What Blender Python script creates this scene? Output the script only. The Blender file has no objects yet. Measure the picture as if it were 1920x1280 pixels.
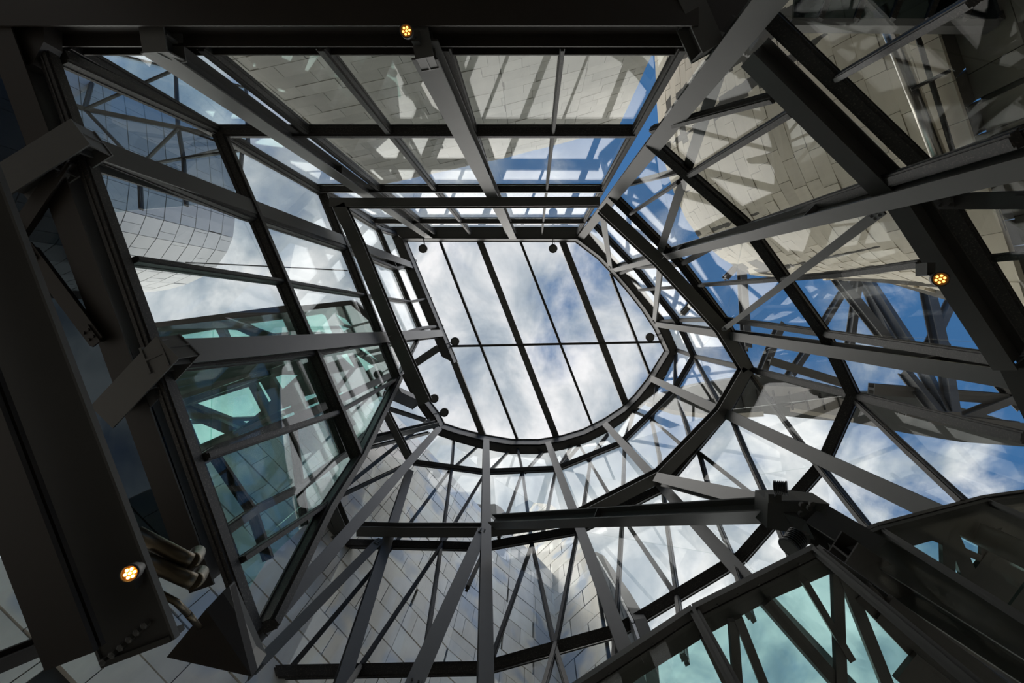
import bpy, bmesh, math, random
from mathutils import Vector, Matrix

random.seed(7)
scene = bpy.context.scene
col = scene.collection
# ------------------------------------------------------------------ camera
# straight up from standing height; picture right = +X, picture down = +Y
CAM_Z = 1.6
F = 853.0              # focal length in px of the 1920 wide frame
VX, VY = 1000.0, 585.0  # zenith point of the picture
cam_data = bpy.data.cameras.new('camera')
cam_data.sensor_width = 36.0
cam_data.lens = F * 36.0 / 1920.0
cam_data.shift_x = (960 - VX) / 1920.0
cam_data.shift_y = -(640 - VY) / 1920.0
cam_data.clip_end = 2000
cam = bpy.data.objects.new('camera', cam_data)
col.objects.link(cam)
cam.location = (0, 0, CAM_Z)
cam.rotation_euler = (math.pi, 0, 0)
scene.camera = cam

# ------------------------------------------------------------------ world: blue sky with a bank of cloud
world = bpy.data.worlds.new('world')
scene.world = world
world.use_nodes = True
nt = world.node_tree
nt.nodes.clear()
def N(nt, typ, **kw):
    n = nt.nodes.new(typ)
    for k, v in kw.items():
        if k.startswith('in_'):
            key = k[3:]
            key = int(key) if key.isdigit() else key
            n.inputs[key].default_value = v
        else:
            setattr(n, k, v)
    return n
def M(nt, op, a, b=None, clamp=False):
    n = nt.nodes.new('ShaderNodeMath'); n.operation = op; n.use_clamp = clamp
    for i, v in enumerate((a, b)):
        if v is None: continue
        if isinstance(v, (int, float)): n.inputs[i].default_value = v
        else: nt.links.new(v, n.inputs[i])
    return n.outputs[0]
def ramp(nt, fac, stops, interp='LINEAR'):
    n = nt.nodes.new('ShaderNodeValToRGB'); n.color_ramp.interpolation = interp
    e = n.color_ramp.elements
    while len(e) < len(stops): e.new(0.5)
    for i, (p, c) in enumerate(stops):
        e[i].position = p; e[i].color = (*c, 1) if len(c) == 3 else c
    nt.links.new(fac, n.inputs[0])
    return n.outputs[0]
tc = N(nt, 'ShaderNodeTexCoord')
sep = N(nt, 'ShaderNodeSeparateXYZ'); nt.links.new(tc.outputs['Generated'], sep.inputs[0])
zc = M(nt, 'MAXIMUM', sep.outputs[2], 0.12)
u = M(nt, 'DIVIDE', sep.outputs[0], zc)
v = M(nt, 'DIVIDE', sep.outputs[1], zc)
comb = N(nt, 'ShaderNodeCombineXYZ'); nt.links.new(u, comb.inputs[0]); nt.links.new(v, comb.inputs[1])
comb.inputs[2].default_value = 3.7
n1 = N(nt, 'ShaderNodeTexNoise', in_Scale=4.2, in_Detail=9.0, in_Roughness=0.58, in_Distortion=0.3)
n2 = N(nt, 'ShaderNodeTexNoise', in_Scale=5.6, in_Detail=8.0, in_Roughness=0.55, in_Distortion=0.35)
nt.links.new(comb.outputs[0], n1.inputs['Vector']); nt.links.new(comb.outputs[0], n2.inputs['Vector'])
g = M(nt, 'SUBTRACT', M(nt, 'MULTIPLY', u, 0.63), M(nt, 'MULTIPLY', v, 0.90))
g = M(nt, 'MINIMUM', M(nt, 'MAXIMUM', g, -0.22), 0.46)
cov = M(nt, 'SUBTRACT', M(nt, 'ADD', n1.outputs['Fac'], 0.085), M(nt, 'MULTIPLY', g, 0.55))
cover = ramp(nt, cov, [(0.37, (0, 0, 0)), (0.68, (1, 1, 1))], 'EASE')
shade = ramp(nt, n2.outputs['Fac'], [(0.32, (0.30, 0.37, 0.46)), (0.44, (0.50, 0.56, 0.62)), (0.53, (0.74, 0.77, 0.80)), (0.62, (0.98, 0.98, 0.99))])
blue = N(nt, 'ShaderNodeRGB'); blue.outputs[0].default_value = (0.055, 0.165, 0.375, 1)
mx = N(nt, 'ShaderNodeMixRGB'); nt.links.new(cover, mx.inputs[0])
nt.links.new(blue.outputs[0], mx.inputs[1]); nt.links.new(shade, mx.inputs[2])
bg = N(nt, 'ShaderNodeBackground', in_Strength=1.0); nt.links.new(mx.outputs[0], bg.inputs[0])
wo = N(nt, 'ShaderNodeOutputWorld'); nt.links.new(bg.outputs[0], wo.inputs[0])

# ------------------------------------------------------------------ hazy sun
sun_data = bpy.data.lights.new('sun', 'SUN')
sun_data.energy = 3.1
sun_data.angle = math.radians(105)
sun_data.color = (1.0, 0.94, 0.84)
sun = bpy.data.objects.new('sun', sun_data); col.objects.link(sun)
sun.rotation_euler = Vector((0.22, -0.34, -0.91)).to_track_quat('-Z', 'Y').to_euler()

scene.view_settings.view_transform = 'Standard'
scene.view_settings.look = 'None'
scene.view_settings.gamma = 1.0
scene.view_settings.exposure = 0.0
scene.view_settings.use_curve_mapping = False
scene.cycles.transparent_max_bounces = 40
scene.cycles.max_bounces = 10
scene.cycles.glossy_bounces = 4
scene.cycles.use_denoising = True

# ------------------------------------------------------------------ materials
def mat_base(name):
    m = bpy.data.materials.new(name); m.use_nodes = True
    t = m.node_tree; t.nodes.clear()
    out = t.nodes.new('ShaderNodeOutputMaterial')
    return m, t, out
def principled(name, color, rough=0.5, metal=0.0, var=0.0, scale=6.0, bump=0.0, objvar=0.0, speck=None, stretch=None, spec=0.5):
    m, t, out = mat_base(name)
    p = t.nodes.new('ShaderNodeBsdfPrincipled')
    p.inputs['Roughness'].default_value = rough
    p.inputs['Metallic'].default_value = metal
    p.inputs['Specular IOR Level'].default_value = spec
    c = t.nodes.new('ShaderNodeRGB'); c.outputs[0].default_value = (*color, 1)
    cur = c.outputs[0]
    tcn = t.nodes.new('ShaderNodeTexCoord')
    vec = tcn.outputs['Object']
    geo = t.nodes.new('ShaderNodeNewGeometry')
    vec = geo.outputs['Position']
    if stretch:
        mp = t.nodes.new('ShaderNodeMapping'); mp.inputs['Scale'].default_value = stretch
        t.links.new(vec, mp.inputs[0]); vec = mp.outputs[0]
    no = N(t, 'ShaderNodeTexNoise', in_Scale=scale, in_Detail=6.0, in_Roughness=0.6)
    t.links.new(vec, no.inputs['Vector'])
    if var:
        f = M(t, 'ADD', M(t, 'MULTIPLY', M(t, 'SUBTRACT', no.outputs['Fac'], 0.5), var * 2), 1.0)
        if objvar:
            oi = t.nodes.new('ShaderNodeObjectInfo')
            f = M(t, 'MULTIPLY', f, M(t, 'ADD', M(t, 'MULTIPLY', M(t, 'SUBTRACT', oi.outputs['Random'], 0.5), objvar * 2), 1.0))
        mul = t.nodes.new('ShaderNodeVectorMath'); mul.operation = 'SCALE'
        t.links.new(cur, mul.inputs[0]); t.links.new(f, mul.inputs['Scale'])
        cur = mul.outputs[0]
    if speck:
        vo = N(t, 'ShaderNodeTexNoise', in_Scale=speck[0], in_Detail=2.0)
        t.links.new(geo.outputs['Position'], vo.inputs['Vector'])
        r = ramp(t, vo.outputs['Fac'], [(0.56, (0, 0, 0)), (0.66, (1, 1, 1))])
        mixn = t.nodes.new('ShaderNodeMixRGB'); t.links.new(r, mixn.inputs[0])
        t.links.new(cur, mixn.inputs[1]); mixn.inputs[2].default_value = (*speck[1], 1)
        cur = mixn.outputs[0]
    t.links.new(cur, p.inputs['Base Color'])
    if bump:
        b = N(t, 'ShaderNodeBump', in_Strength=bump, in_Distance=0.02)
        t.links.new(no.outputs['Fac'], b.inputs['Height']); t.links.new(b.outputs[0], p.inputs['Normal'])
    t.links.new(p.outputs[0], out.inputs[0])
    return m
def glass(name, tint, f0=0.05, refl=(1, 1, 1), streak=0.06, k=1.0):
    m, t, out = mat_base(name)
    geo = t.nodes.new('ShaderNodeNewGeometry')
    d = t.nodes.new('ShaderNodeVectorMath'); d.operation = 'DOT_PRODUCT'
    t.links.new(geo.outputs['Normal'], d.inputs[0]); t.links.new(geo.outputs['Incoming'], d.inputs[1])
    c = M(t, 'ABSOLUTE', d.outputs['Value'])
    s = M(t, 'POWER', M(t, 'SUBTRACT', 1.0, c, True), 5.0)
    fr = M(t, 'MULTIPLY', M(t, 'ADD', M(t, 'MULTIPLY', s, 1 - f0), f0, True), k)
    tr = t.nodes.new('ShaderNodeBsdfTransparent')
    no = N(t, 'ShaderNodeTexNoise', in_Scale=1.3, in_Detail=5.0)
    mp = t.nodes.new('ShaderNodeMapping'); mp.inputs['Scale'].default_value = (1.5, 1.5, 0.25)
    t.links.new(geo.outputs['Position'], mp.inputs[0]); t.links.new(mp.outputs[0], no.inputs['Vector'])
    f = M(t, 'ADD', M(t, 'MULTIPLY', M(t, 'SUBTRACT', no.outputs['Fac'], 0.5), streak), 1.0)
    rgb = t.nodes.new('ShaderNodeRGB'); rgb.outputs[0].default_value = (*tint, 1)
    mul = t.nodes.new('ShaderNodeVectorMath'); mul.operation = 'SCALE'
    t.links.new(rgb.outputs[0], mul.inputs[0]); t.links.new(f, mul.inputs['Scale'])
    t.links.new(mul.outputs[0], tr.inputs[0])
    gl = t.nodes.new('ShaderNodeBsdfGlossy'); gl.inputs['Roughness'].default_value = 0.0
    gl.inputs['Color'].default_value = (*refl, 1)
    mix = t.nodes.new('ShaderNodeMixShader')
    t.links.new(fr, mix.inputs[0]); t.links.new(tr.outputs[0], mix.inputs[1]); t.links.new(gl.outputs[0], mix.inputs[2])
    t.links.new(mix.outputs[0], out.inputs[0])
    return m
def emit(name, color, strength):
    m, t, out = mat_base(name)
    e = t.nodes.new('ShaderNodeEmission'); e.inputs[0].default_value = (*color, 1); e.inputs[1].default_value = strength
    t.links.new(e.outputs[0], out.inputs[0]); return m

STEEL = principled('painted_steel', (0.088, 0.085, 0.078), 0.42, 0.0, 0.14, 2.5, 0.03)
STEEL_D = principled('dark_painted_steel', (0.042, 0.039, 0.034), 0.5, 0.0, 0.2, 3.0, 0.04)
BRONZE = principled('brown_painted_steel', (0.026, 0.020, 0.015), 0.5, 0.0, 0.25, 2.0, 0.04)
MULL = principled('dark_mullion_metal', (0.026, 0.023, 0.020), 0.5, 0.0, 0.3, 8.0, 0.12, speck=(38.0, (0.085, 0.075, 0.062)))
GASKET = principled('black_gasket', (0.010, 0.010, 0.010), 0.6, 0, 0.1)
EXT_STEEL = principled('galvanised_steel', (0.10, 0.095, 0.088), 0.5, 0.1, 0.2, 2.0, 0.05)
CLEAR = glass('clear_glass', (0.94, 0.955, 0.95), 0.032, k=.76)
COATED = glass('coated_glass', (0.94, 0.95, 0.93), 0.03, k=.30)
ROOFGL = glass('roof_glass', (0.985, 0.985, 0.985), 0.02)
TEAL = glass('teal_glass', (0.76, 0.93, 0.93), 0.04)
TEAL_W = glass('pale_teal_glass', (0.86, 0.97, 0.95), 0.03)
GREEN = glass('green_glass', (0.74, 0.91, 0.87), 0.06)
PALE = glass('pale_blue_glass', (0.80, 0.87, 0.90), 0.10, k=.7)
DARKGL = glass('dark_glass', (0.24, 0.28, 0.29), 0.03, k=.5)
DARKGL_W = glass('dimming_glass', (0.17, 0.19, 0.20), 0.03, k=.3)  # dark tint stands in for the dim view through the girder gap
STONE = principled('limestone', (0.70, 0.625, 0.50), 0.85, 0, 0.16, 1.1, 0.25, objvar=0.10, stretch=(1, 1, 2.2))
STONE_G = principled('grey_limestone', (0.62, 0.595, 0.53), 0.85, 0, 0.16, 1.1, 0.25, objvar=0.10, stretch=(1, 1, 2.2))
STONE_D = principled('shaded_limestone', (0.17, 0.155, 0.125), 0.85, 0, 0.35, 0.9, 0.25, objvar=0.14, stretch=(2, 2, 0.5))  # shade of the recess put into a darker limestone colour
JOINT = principled('mortar', (0.10, 0.09, 0.075), 0.9, 0, 0.1)
TITAN = principled('titanium', (0.95, 0.88, 0.77), 0.33, 0.18, 0.30, 1.1, 0.25, objvar=0.15, stretch=(1, 1, 0.5), speck=(0.45, (0.55, 0.62, 0.72)))
TITAN_J = principled('titanium_seam', (0.07, 0.068, 0.064), 0.6, 0.3, 0.1)
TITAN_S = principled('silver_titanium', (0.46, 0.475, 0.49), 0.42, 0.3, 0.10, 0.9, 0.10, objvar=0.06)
CHROME = principled('stainless_pipe', (0.50, 0.47, 0.43), 0.22, 1.0, 0.1)
BRASS = principled('dull_brass', (0.10, 0.078, 0.048), 0.35, 0.8, 0.2)
BLACK = principled('black_housing', (0.020, 0.019, 0.018), 0.45, 0, 0.1)
LENS = principled('lamp_lens', (0.10, 0.095, 0.085), 0.3, 0, 0.1)
RIBG = principled('ribbed_grey_roofing', (0.26, 0.245, 0.22), 0.6, 0, 0.2, 9.0, 0.2, stretch=(6, .4, 1))
CREAM = principled('cream_render', (0.62, 0.58, 0.50), 0.7, 0, 0.12)
CONC = principled('soffit_panel', (0.085, 0.09, 0.085), 0.7, 0, 0.2, 1.0, 0.1)
FLOORM = principled('pale_stone_floor', (0.27, 0.25, 0.22), 0.5, 0, 0.12, 0.8)
AMBER = emit('amber_led', (1.0, 0.47, 0.10), 26.0)
AMBER_S = emit('amber_led_dim', (1.0, 0.42, 0.07), 4.0)

# ------------------------------------------------------------------ helpers
def P(x, y, h):
    return Vector(((x - VX) / F * h, (y - VY) / F * h, h + CAM_Z))
class Plane:               # vertical plane: n . (X, Y) = c
    def __init__(s, nx, ny, c):
        l = math.hypot(nx, ny); s.n = (nx / l, ny / l); s.c = c
    def h(s, x, y):
        return s.c * F / (s.n[0] * (x - VX) + s.n[1] * (y - VY))
    def __call__(s, x, y):
        return P(x, y, s.h(x, y))
    @property
    def inward(s): return Vector((-s.n[0], -s.n[1], 0))

def link(name, me, mat, parent=None, loc=None):
    o = bpy.data.objects.new(name, me)
    if mat is not None and len(me.materials) == 0: me.materials.append(mat)
    col.objects.link(o)
    if loc is not None: o.location = loc
    if parent is not None:
        o.parent = parent
        o.matrix_parent_inverse = Matrix.Translation(-parent.location)
    return o
def empty(name, loc=(0, 0, 0)):
    o = bpy.data.objects.new(name, None); col.objects.link(o); o.location = loc
    o.empty_display_size = 0.2
    return o
def thing(name, label, cat, loc, group=None):
    o = empty(name, loc); o['label'] = label; o['category'] = cat; o['kind'] = 'thing'
    if group: o['group'] = group
    return o
def structure(name, loc=(0, 0, 0)):
    o = empty(name, loc); o['kind'] = 'structure'; return o
class MB:
    def __init__(s): s.v = []; s.f = []; s.smooth = False
    def box8(s, c):         # 8 corners: 4 at one end, 4 at the other
        b = len(s.v); s.v += [tuple(p) for p in c]
        s.f += [[b + i for i in q] for q in ((3, 2, 1, 0), (4, 5, 6, 7), (0, 1, 5, 4), (1, 2, 6, 5), (2, 3, 7, 6), (3, 0, 4, 7))]
        return s
    def bar(s, A, B, n, s0, s1, n0, n1):
        t = (B - A).normalized(); n = (n - t * n.dot(t)).normalized(); sd = t.cross(n)
        c = []
        for Q in (A, B):
            for a, b in ((s0, n0), (s1, n0), (s1, n1), (s0, n1)):
                c.append(Q + sd * a + n * b)
        return s.box8(c)
    def prism(s, pts, off):  # polygon pushed along a vector
        b = len(s.v); k = len(pts)
        s.v += [tuple(p) for p in pts] + [tuple(p + off) for p in pts]
        s.f.append([b + i for i in range(k)][::-1]); s.f.append([b + k + i for i in range(k)])
        for i in range(k):
            j = (i + 1) % k
            s.f.append([b + i, b + j, b + k + j, b + k + i])
        return s
    def tube(s, pts, r, seg=10):
        pts = [Vector(p) for p in pts]; rings = []
        for i, p in enumerate(pts):
            t = (pts[min(i + 1, len(pts) - 1)] - pts[max(i - 1, 0)]).normalized()
            a = t.orthogonal().normalized() if not rings else (ref - t * ref.dot(t)).normalized()
            ref = a; bb = t.cross(a)
            b = len(s.v)
            for k in range(seg):
                an = 2 * math.pi * k / seg
                s.v.append(tuple(p + (a * math.cos(an) + bb * math.sin(an)) * r))
            rings.append(b)
        for i in range(len(rings) - 1):
            for k in range(seg):
                k2 = (k + 1) % seg
                s.f.append([rings[i] + k, rings[i] + k2, rings[i + 1] + k2, rings[i + 1] + k])
        s.f.append([rings[0] + k for k in range(seg)][::-1]); s.f.append([rings[-1] + k for k in range(seg)])
        return s
    def lathe(s, A, axis, prof, seg=16):   # prof: list of (distance along axis, radius)
        axis = axis.normalized(); a = axis.orthogonal().normalized(); bb = axis.cross(a); rings = []
        for d, r in prof:
            b = len(s.v)
            for k in range(seg):
                an = 2 * math.pi * k / seg
                s.v.append(tuple(A + axis * d + (a * math.cos(an) + bb * math.sin(an)) * r))
            rings.append(b)
        for i in range(len(rings) - 1):
            for k in range(seg):
                k2 = (k + 1) % seg
                s.f.append([rings[i] + k, rings[i] + k2, rings[i + 1] + k2, rings[i + 1] + k])
        s.f.append([rings[0] + k for k in range(seg)][::-1]); s.f.append([rings[-1] + k for k in range(seg)])
        return s
    def build(s, name, mat, parent=None, smooth=False):
        me = bpy.data.meshes.new(name); me.from_pydata(s.v, [], s.f)
        bm = bmesh.new(); bm.from_mesh(me); bmesh.ops.recalc_face_normals(bm, faces=bm.faces); bm.to_mesh(me); bm.free()
        if smooth:
            for p in me.polygons: p.use_smooth = len(p.vertices) == 4
        return link(name, me, mat, parent)
DOWN = Vector((0, 0, -1))
def i_beam(name, label, A, B, n, w, d, mat=STEEL, tf=0.03, tw=0.03, cat='beam', group=None, bolts=0, plates=()):
    t = thing(name, label, cat, A, group)
    MB().bar(A, B, n, -w / 2, w / 2, -tf, 0).build('flange', mat, t)
    MB().bar(A, B, n, -w / 2, w / 2, -d, -d + tf).build('flange', mat, t)
    MB().bar(A, B, n, -tw / 2, tw / 2, -d + tf, -tf).build('web', mat, t)
    ax = (B - A)
    for f in plates:          # stiffener plates between the flanges
        Q = A + ax * f; e = ax.normalized() * 0.012
        MB().bar(Q - e, Q + e, n, -w / 2 + .01, w / 2 - .01, -d + tf, -tf).build('stiffener', mat, t)
    return t
def box_beam(name, label, A, B, n, w, d, mat=STEEL, cat='beam', group=None, ends=True):
    t = thing(name, label, cat, A, group)
    MB().bar(A, B, n, -w / 2, w / 2, -d, 0).build('beam_body', mat, t)
    if ends:
        e = (B - A).normalized() * 0.03
        for Q, q in ((A, e), (B, -e)):
            MB().bar(Q - q * .2, Q + q, n, -w / 2 - .02, w / 2 + .02, -d - .02, .02).build('end_plate', mat, t)
    return t
def strut(label, A, B, n, w, d=None, mat=STEEL, name='brace'):
    d = d or w
    t = thing(name, label, 'brace', A)
    MB().bar(A, B, n, -w / 2, w / 2, -0.025, 0).build('flange', mat, t)
    MB().bar(A, B, n, -0.02, 0.02, -d, -0.025).build('web', mat, t)
    ax = B - A; e = ax.normalized()
    for Q, q in ((A, e), (B, -e)):
        g = MB().bar(Q - q * 0.05, Q + q * 0.28, n, -w * .32, w * .32, 0.0, 0.03).build('gusset', mat, t)
        for k in (0.07, 0.2):
            sd = e.cross(n).normalized()
            for sgn in (-1, 1):
                c = Q + q * k + sd * sgn * w * .18 + n * 0.03
                MB().lathe(c, n, [(0, .025), (.025, .025)], 6).build('bolt', mat, g)
    return t
def mullion(A, B, n, w, d, parent, name='mullion', mat=MULL):
    w = w * .84
    m = MB().bar(A, B, n, -w / 2, w / 2, .035, d * .8)
    m.bar(A, B, n, -w * .33, w * .33, d * .8, d)
    m.bar(A, B, n, -w * .58, w * .58, .014, .035)
    m.bar(A, B, n, -w * .36, w * .36, -.07, -.014)
    return m.build(name, mat, parent)
def pane(pts, mat, parent, th=0.024, name='glass_pane'):
    c = sum(pts, Vector()) / len(pts)
    nn = Vector()
    for i in range(len(pts)):
        nn += (pts[i] - c).cross(pts[(i + 1) % len(pts)] - c)
    nn.normalize()
    return MB().prism([p - nn * th / 2 for p in pts], nn * th).build(name, mat, parent)
def clip(poly, clipper):     # Sutherland-Hodgman in 2-D
    def area(p): return sum(p[i][0] * p[(i + 1) % len(p)][1] - p[(i + 1) % len(p)][0] * p[i][1] for i in range(len(p)))
    if area(clipper) < 0: clipper = clipper[::-1]
    out = poly
    for i in range(len(clipper)):
        a, b = clipper[i], clipper[(i + 1) % len(clipper)]
        def side(p): return (b[0] - a[0]) * (p[1] - a[1]) - (b[1] - a[1]) * (p[0] - a[0])
        src, out = out, []
        for j in range(len(src)):
            p, q = src[j], src[(j + 1) % len(src)]
            sp, sq = side(p), side(q)
            if sp >= 0: out.append(p)
            if sp * sq < 0:
                k = sp / (sp - sq); out.append((p[0] + (q[0] - p[0]) * k, p[1] + (q[1] - p[1]) * k))
        if len(out) < 3: return []
    return out
def horiz(v):
    v = Vector((v[0], v[1], 0)); return v.normalized()

# ------------------------------------------------------------------ floor and ground
fl = MB().box8([Vector((x, y, z)) for z in (-0.3, 0) for x, y in ((-9, -7), (9, -7), (9, 11), (-9, 11))]).build('floor', FLOORM)
fl['kind'] = 'structure'
gr = MB().box8([Vector((x, y, z)) for z in (-0.6, -0.32) for x, y in ((-200, -200), (200, -200), (200, 200), (-200, 200))]).build('ground', FLOORM)
gr['kind'] = 'structure'

# ------------------------------------------------------------------ levels
L1, L2, L3, LR = 12.0, 17.5, 24.0, 28.5
TOP = 27.5
PN = Plane(0, -1, 345 * L1 / F)
PW = Plane(-0.919, 0.394, 416 * L1 / F)
# ---- north glazed wall
wall_n = structure('wall_north', (0, -PN.c, 0))
nin = PN.inward
xs1 = [402, 578, 730, 888, 1037, 1190]
rowsN = [8.15, L1, 17.55, 23.7, 28.3]
def nx(px, h):               # vertical line through px on the L1 transom
    X = (px - VX) / F * L1
    return Vector((X, -PN.c, h + CAM_Z))
ws = [0.42, 0.20, 0.22, 0.24, 0.11, 0.22]
for px, w in zip(xs1, ws):
    mullion(nx(px, 8.12), nx(px, 28.3), nin, w, 0.20, wall_n)
for h, w in zip(rowsN[1:4], (0.25, 0.25, 0.22)):
    mullion(nx(xs1[0], h), nx(xs1[-1], h), nin, w, 0.24, wall_n, 'transom')
for i in range(5):
    for r in range(4):
        a, b = xs1[i], xs1[i + 1]
        pane([nx(a, rowsN[r]), nx(b, rowsN[r]), nx(b, rowsN[r + 1]), nx(a, rowsN[r + 1])], CLEAR, wall_n)
# ---- west glazed wall
wall_w = structure('wall_west', (-6.0, 2.0, 0))
win = PW.inward
Wn = {  # nodes on the wall: rows L0..roof
 0: [(105, 110), (165, 290), (240, 492), (313, 690), (372, 862), (440, 1055), (487, 1180)],
 1: [(402, 245), (452, 405), (515, 530), (578, 665), (627, 776), (665, 862)],
 2: [(600, 362), (640, 467), (674, 555), (712, 640), (741, 712)],
 3: [(707, 430), (741, 506), (764, 567), (785, 617)],
 4: [(757, 445), (776, 490), (805, 560), (826, 612)]}
def wl(a, b, w, d=0.2, name='mullion'):
    mullion(PW(*a), PW(*b), win, w, d, wall_w, name)
wl((88, 105), (472, 1186), 0.30, 0.12, 'transom')
wl(Wn[1][0], Wn[1][-1], 0.26, 0.26, 'transom')
wl(Wn[2][0], Wn[2][-1], 0.27, 0.26, 'transom')
wl(Wn[3][0], Wn[3][-1], 0.24, 0.2, 'transom')
for i in range(4):
    ch = [Wn[r][i] for r in range(5) if i < len(Wn[r])]
    for a, b in zip(ch, ch[1:]):
        wl(a, b, (0.3, 0.22, 0.13, 0.2)[i])
wl(Wn[0][4], Wn[1][4], 0.15); wl(Wn[1][4], Wn[2][4], 0.13)
wl(Wn[0][5], (613, 942), 0.12)
# raked end member of the wall
wl(Wn[0][6], (600, 962), 0.26, 0.3); wl((600, 962), Wn[1][5], 0.26, 0.3); wl(Wn[1][5], Wn[2][4], 0.26, 0.3); wl(Wn[2][4], (790, 620), 0.16, 0.2)
for r in range(4):
    for i in range(min(len(Wn[r]), len(Wn[r + 1])) - 1):
        q = [Wn[r][i], Wn[r][i + 1], Wn[r + 1][i + 1], Wn[r + 1][i]]
        pane([PW(*p) for p in q], CLEAR, wall_w)
pane([PW(*p) for p in (Wn[0][4], Wn[0][5], (613, 942), Wn[1][5], Wn[1][4])], CLEAR, wall_w)
pane([PW(*p) for p in (Wn[0][5], Wn[0][6], (600, 962), (613, 942))], CLEAR, wall_w)
pane([PW(*p) for p in (Wn[1][4], Wn[1][5], Wn[2][4])], CLEAR, wall_w)
pane([PW(*p) for p in (Wn[2][3], Wn[2][4], (790, 620), Wn[3][3])], CLEAR, wall_w)
for q in ([(-260, 140), (40, 130), (190, 520), (-60, 620)], [(-60, 620), (190, 520), (300, 800), (60, 900)], [(60, 900), (300, 800), (385, 1045), (190, 1130)]):
    pane([P(x, y, 7.6) for x, y in q], DARKGL_W, wall_w)  # dark panes added to dim the bright sky behind the girders
# ---- curved south and east glazed walls: rings of transoms at the levels, raking bars between
wall_s = structure('wall_south', (0, 8.5, 0))
wall_e = structure('wall_east', (5.5, 0, 0))
RING = {
 'R': [(778, 742), (828, 812), (912, 838), (1028, 842), (1138, 806), (1228, 718), (1266, 655), (1233, 603), (1160, 513), (1090, 445)],
 '3': [(717, 852), (776, 868), (910, 886), (1045, 880), (1165, 832), (1265, 733), (1303, 668), (1272, 600), (1193, 500), (1105, 408)],
 '2': [(560, 1060), (652, 1020), (910, 1026), (1085, 995), (1243, 916), (1366, 768), (1407, 692), (1360, 600), (1280, 494), (1148, 362)],
 '1': [(400, 1250), (478, 1261), (908, 1253), (1163, 1182), (1390, 1046), (1543, 872), (1602, 740), (1545, 622), (1400, 420), (1218, 260)]}
HL = {'R': 28.0, '3': L3, '2': L2, '1': L1}
def RN(k, i): return P(*RING[k][i], HL[k])
def low(i, h=7.0):
    p = RN('1', i); return Vector((p.x, p.y, h + CAM_Z))
def rin(A, B=None):
    c = A if B is None else (A + B) / 2
    return horiz(-(c - Vector((0, 1.0, c.z))))
for k, w in (('1', 0.33), ('2', 0.34), ('3', 0.30)):
    for i in range(9):
        A, B = RN(k, i), RN(k, i + 1)
        if k == '3' and i == 0: continue
        mullion(A, B, (rin(A, B) * .6 + DOWN * .6), w, 0.26, wall_s if i < 5 else wall_e, 'transom')
order = ['R', '3', '2', '1']
for i in range(9):
    par = wall_s if i < 5 else wall_e
    for a, b in zip(order, order[1:]):
        if i == 0 and a == 'R': continue
        q = [RN(a, i), RN(a, i + 1), RN(b, i + 1), RN(b, i)]
        pane([q[0], q[1], q[2]], CLEAR, par); pane([q[0], q[2], q[3]], CLEAR, par)
    hb_ = -1.5 if i < 5 else 7.0
    pane([RN('1', i), RN('1', i + 1), low(i + 1, hb_), low(i, hb_)], CLEAR, par)
# glazing bars that follow the surface: pixel chains with levels
def bar(pts, w=0.15, par=None, d=0.14):
    for a, b in zip(pts, pts[1:]):
        A, B = P(*a), P(*b)
        pr = par or (wall_e if (A.x > 3.5 and A.y < 4.5) else wall_s)
        mullion(A, B, rin(A, B), w, d, pr, 'glazing_bar')
R_, A3, A2, A1, A0 = 27.6, L3 - .1, L2 - .1, L1 - .1, 7.2
bars = [
 [(1140, 815, R_), (1103, 866, A3)], [(1087, 836, R_), (1107, 868, A3)], [(1087, 836, R_), (1050, 878, A3)],
 [(1107, 868, A3), (1150, 940, A2)], [(1107, 870, A3), (1090, 985, A2)], [(1042, 884, A3), (1016, 1012, A2)],
 [(970, 842, R_), (980, 888, A3), (997, 1020, A2), (1040, 1215, A1), (1075, 1330, 9.2)], [(978, 890, A3), (935, 1010, A2)],
 [(1018, 848, R_), (985, 886, A3)], [(1072, 838, R_), (1048, 878, A3)], [(955, 846, R_), (918, 884, A3)],
 [(895, 838, R_), (848, 880, A3)], [(850, 826, R_), (846, 880, A3), (826, 1026, A2), (797, 1220, A1), (780, 1330, 9.4)],
 [(840, 886, A3), (735, 1026, A2), (640, 1140, 14.0), (540, 1258, A1)], [(908, 890, A3), (828, 1022, A2), (672, 1255, A1), (620, 1335, 9.5)],
 [(905, 1040, A2), (875, 1105, 14.6)], [(997, 1024, A2), (923, 1236, A1)], [(1083, 1002, A2), (1042, 1213, A1), (1010, 1330, 9.2)],
 [(1172, 830, A3), (1167, 985, A2), (1156, 1180, A1), (1148, 1330, 8.9)], [(1178, 832, A3), (1237, 920, A2)],
 [(1178, 985, A2), (1272, 1124, A1)], [(1237, 853, 20.5), (1252, 985, 16.5), (1272, 1122, A1), (1286, 1240, 8.5)], [(1172, 828, A3), (1190, 770, R_)],
 [(1223, 790, A3), (1237, 853, 20.5), (1243, 912, A2)], [(1190, 772, R_), (1225, 788, A3), (1287, 842, A2)],
 [(1233, 720, R_), (1224, 786, A3)], [(1270, 740, A3), (1298, 828, A2)], [(1268, 664, R_), (1267, 730, A3)], [(1304, 672, A3), (1352, 760, A2)],
 [(1313, 852, A2), (1350, 985, 15.0), (1375, 1045, A1 + .3), (1410, 1160, 8.6)], [(1313, 850, A2), (1410, 926, 14.5), (1490, 1010, A1 + .2)],
 [(1370, 775, A2), (1402, 853, 14.6), (1440, 935, A1 + .3), (1500, 1075, 8.5)],
 [(1408, 700, A2), (1440, 745, 16.4), (1530, 866, A1 + .2), (1630, 990, 9.2), (1640, 1000, 9.0)],
 [(1606, 750, A1), (1715, 853, 9.3), (1816, 946, 7.65)], [(1543, 875, A1), (1632, 990, 9.2)],
]
for b in bars: bar(b)
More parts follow.
